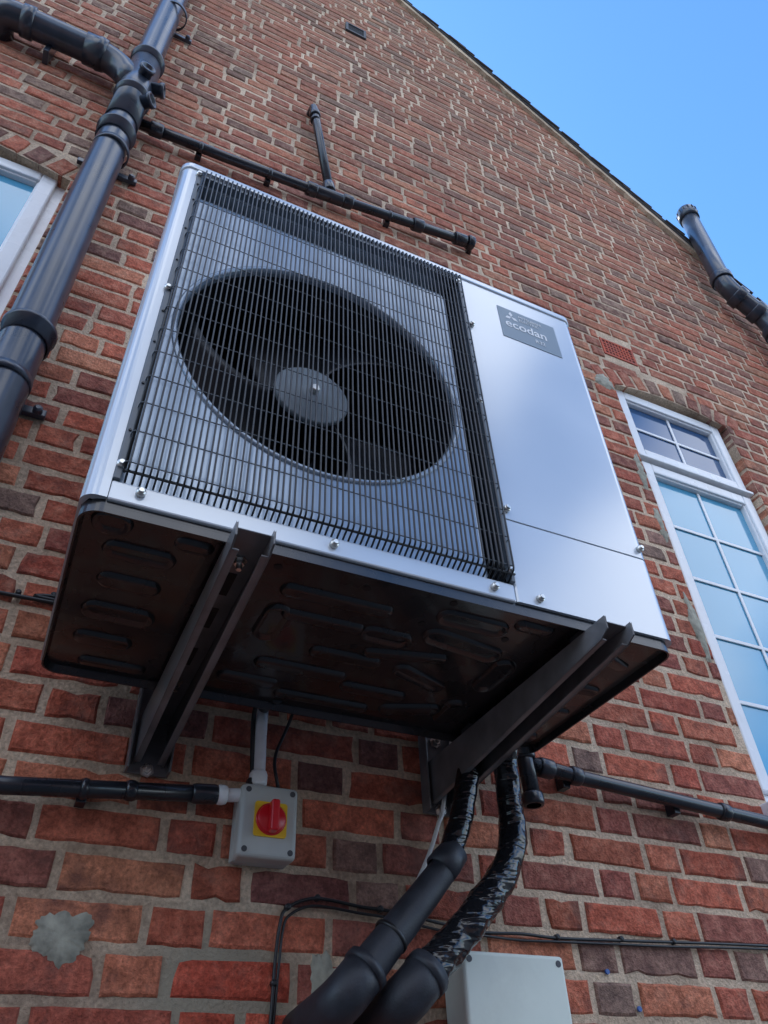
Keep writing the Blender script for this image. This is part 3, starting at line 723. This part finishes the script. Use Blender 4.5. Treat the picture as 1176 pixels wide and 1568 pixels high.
# ---------------------------------------------------------------- cables
def cable(name,pts,r,mat='cable'):
    return tube(name,catmull([(x,W-.007-r-o,z) for x,z,o in pts],8),r,mat,None,sides=10)
cable('wall_cable',[(.500,-.66,0),(.509,-.513,.002),(.512,-.43,0),(.517,-.365,.002),(.53,-.335,0),(.585,-.315,.003),(.68,-.322,0),(.75,-.326,.001),(.85,-.34,.002),(.94,-.350,0),(1.04,-.348,.003),(1.131,-.350,0),(1.28,-.346,.001),(1.45,-.340,.0),(1.754,-.331,0),(2.6,-.31,0)],.0032)
cable('wall_cable',[(.506,-.66,0),(.515,-.513,0),(.519,-.43,.002),(.524,-.372,0),(.537,-.345,0),(.585,-.327,0),(.68,-.334,.002),(.75,-.338,0),(.85,-.352,0),(.94,-.356,.002),(1.04,-.359,0),(1.131,-.357,.002),(1.28,-.353,0),(1.45,-.349,.001),(1.754,-.338,0),(2.6,-.32,0)],.0026)
cable('wall_cable',[(-2.6,.17,0),(-.112,.203,0),(-.05,.212,.001),(-.014,.219,0),(.1,.224,0),(.3,.228,0)],.0045)
cable('white_cable',[(.905,.06,.03),(.862,-.12,.03),(.842,-.16,.04),(.815,-.23,.03),(.76,-.33,.02),(.70,-.44,.01),(.66,-.50,.01)],.0045,'wcable')
S=[]
for x,z in((.589,-.318),(.94,-.352),(1.30,-.347),(1.45,-.344),(.512,-.46),(-.08,.208),(.72,-.328),(.531,-.338),(1.13,-.353),(-.014,.219)):
    S.append(lathevf((x,W-.004,z+.005),(0,-1,0),[(0,.006),(.010,.006),(.012,.003)],10))
join('cable_clips',S,'cable')
P=[lathevf((x,W-.002,z),(0,-1,0),[(0,.0055),(.004,.005)],12) for x,z in((1.25,-.405),(1.315,-.47))]
M['plug']=pm('blue_wall_plug',(.05,.12,.35),.5)
join('wall_plugs',P,'plug')
# ---------------------------------------------------------------- camera
Rm=((0.9058204792133082,-0.4222592632721017,-0.034443780551426884),(0.25496237841675223,0.6082538288896643,-0.7516790972437212),(0.3383540232210132,0.6721044518688777,0.658629000840526))
r=Vector(Rm[0]);u=-Vector(Rm[1]);b=-Vector(Rm[2])
C=bpy.data.cameras.new('camera');co=bpy.data.objects.new('camera',C);sc.collection.objects.link(co)
mw=Matrix.Identity(4)
for i in range(3):mw[i][0]=r[i];mw[i][1]=u[i];mw[i][2]=b[i]
mw[0][3],mw[1][3],mw[2][3]=0.03272216,-0.85081702,-0.71086199
co.matrix_world=mw;C.sensor_fit='VERTICAL';C.sensor_height=36;C.sensor_width=27;C.lens=1157.22/1568*36;C.clip_start=.02;C.clip_end=1000
sc.camera=co
# ---------------------------------------------------------------- light
EL=math.radians(42);AZ=math.radians(-20)
w=bpy.data.worlds.new('World');sc.world=w;w.use_nodes=True;nt=w.node_tree;nt.nodes.clear();L=nt.links.new
sky=N(nt,'ShaderNodeTexSky',sky_type='NISHITA');sky.sun_disc=False;sky.sun_elevation=EL;sky.sun_rotation=AZ;sky.air_density=1.0;sky.dust_density=.5;sky.ozone_density=2.0
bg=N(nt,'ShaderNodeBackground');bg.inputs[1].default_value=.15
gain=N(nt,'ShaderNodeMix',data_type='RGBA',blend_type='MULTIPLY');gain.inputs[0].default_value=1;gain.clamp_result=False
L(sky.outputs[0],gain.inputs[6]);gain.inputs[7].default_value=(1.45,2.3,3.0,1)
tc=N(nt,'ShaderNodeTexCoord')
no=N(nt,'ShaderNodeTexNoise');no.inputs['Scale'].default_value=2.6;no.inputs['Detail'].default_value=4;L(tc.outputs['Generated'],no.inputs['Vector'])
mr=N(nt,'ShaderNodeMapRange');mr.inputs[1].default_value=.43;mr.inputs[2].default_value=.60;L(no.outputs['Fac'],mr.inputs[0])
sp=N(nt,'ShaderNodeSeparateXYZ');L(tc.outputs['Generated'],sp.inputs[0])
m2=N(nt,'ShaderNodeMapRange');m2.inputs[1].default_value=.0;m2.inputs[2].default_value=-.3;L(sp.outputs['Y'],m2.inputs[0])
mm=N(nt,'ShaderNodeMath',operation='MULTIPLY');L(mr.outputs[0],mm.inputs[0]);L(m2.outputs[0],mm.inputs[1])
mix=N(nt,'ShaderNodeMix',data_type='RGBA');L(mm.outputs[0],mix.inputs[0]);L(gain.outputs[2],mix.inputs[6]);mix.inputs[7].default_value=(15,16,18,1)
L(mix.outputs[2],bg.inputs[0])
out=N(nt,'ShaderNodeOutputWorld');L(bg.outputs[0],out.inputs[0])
sl=bpy.data.lights.new('sun','SUN');sl.energy=4;sl.angle=math.radians(.5);sl.color=(1,.94,.85)
so=bpy.data.objects.new('sun',sl);sc.collection.objects.link(so)
dirv=Vector((math.sin(AZ)*math.cos(EL),math.cos(AZ)*math.cos(EL),math.sin(EL)))
so.rotation_euler=dirv.to_track_quat('Z','Y').to_euler();so.location=dirv*30
sc.view_settings.view_transform='Standard';sc.view_settings.look='None';sc.view_settings.exposure=0
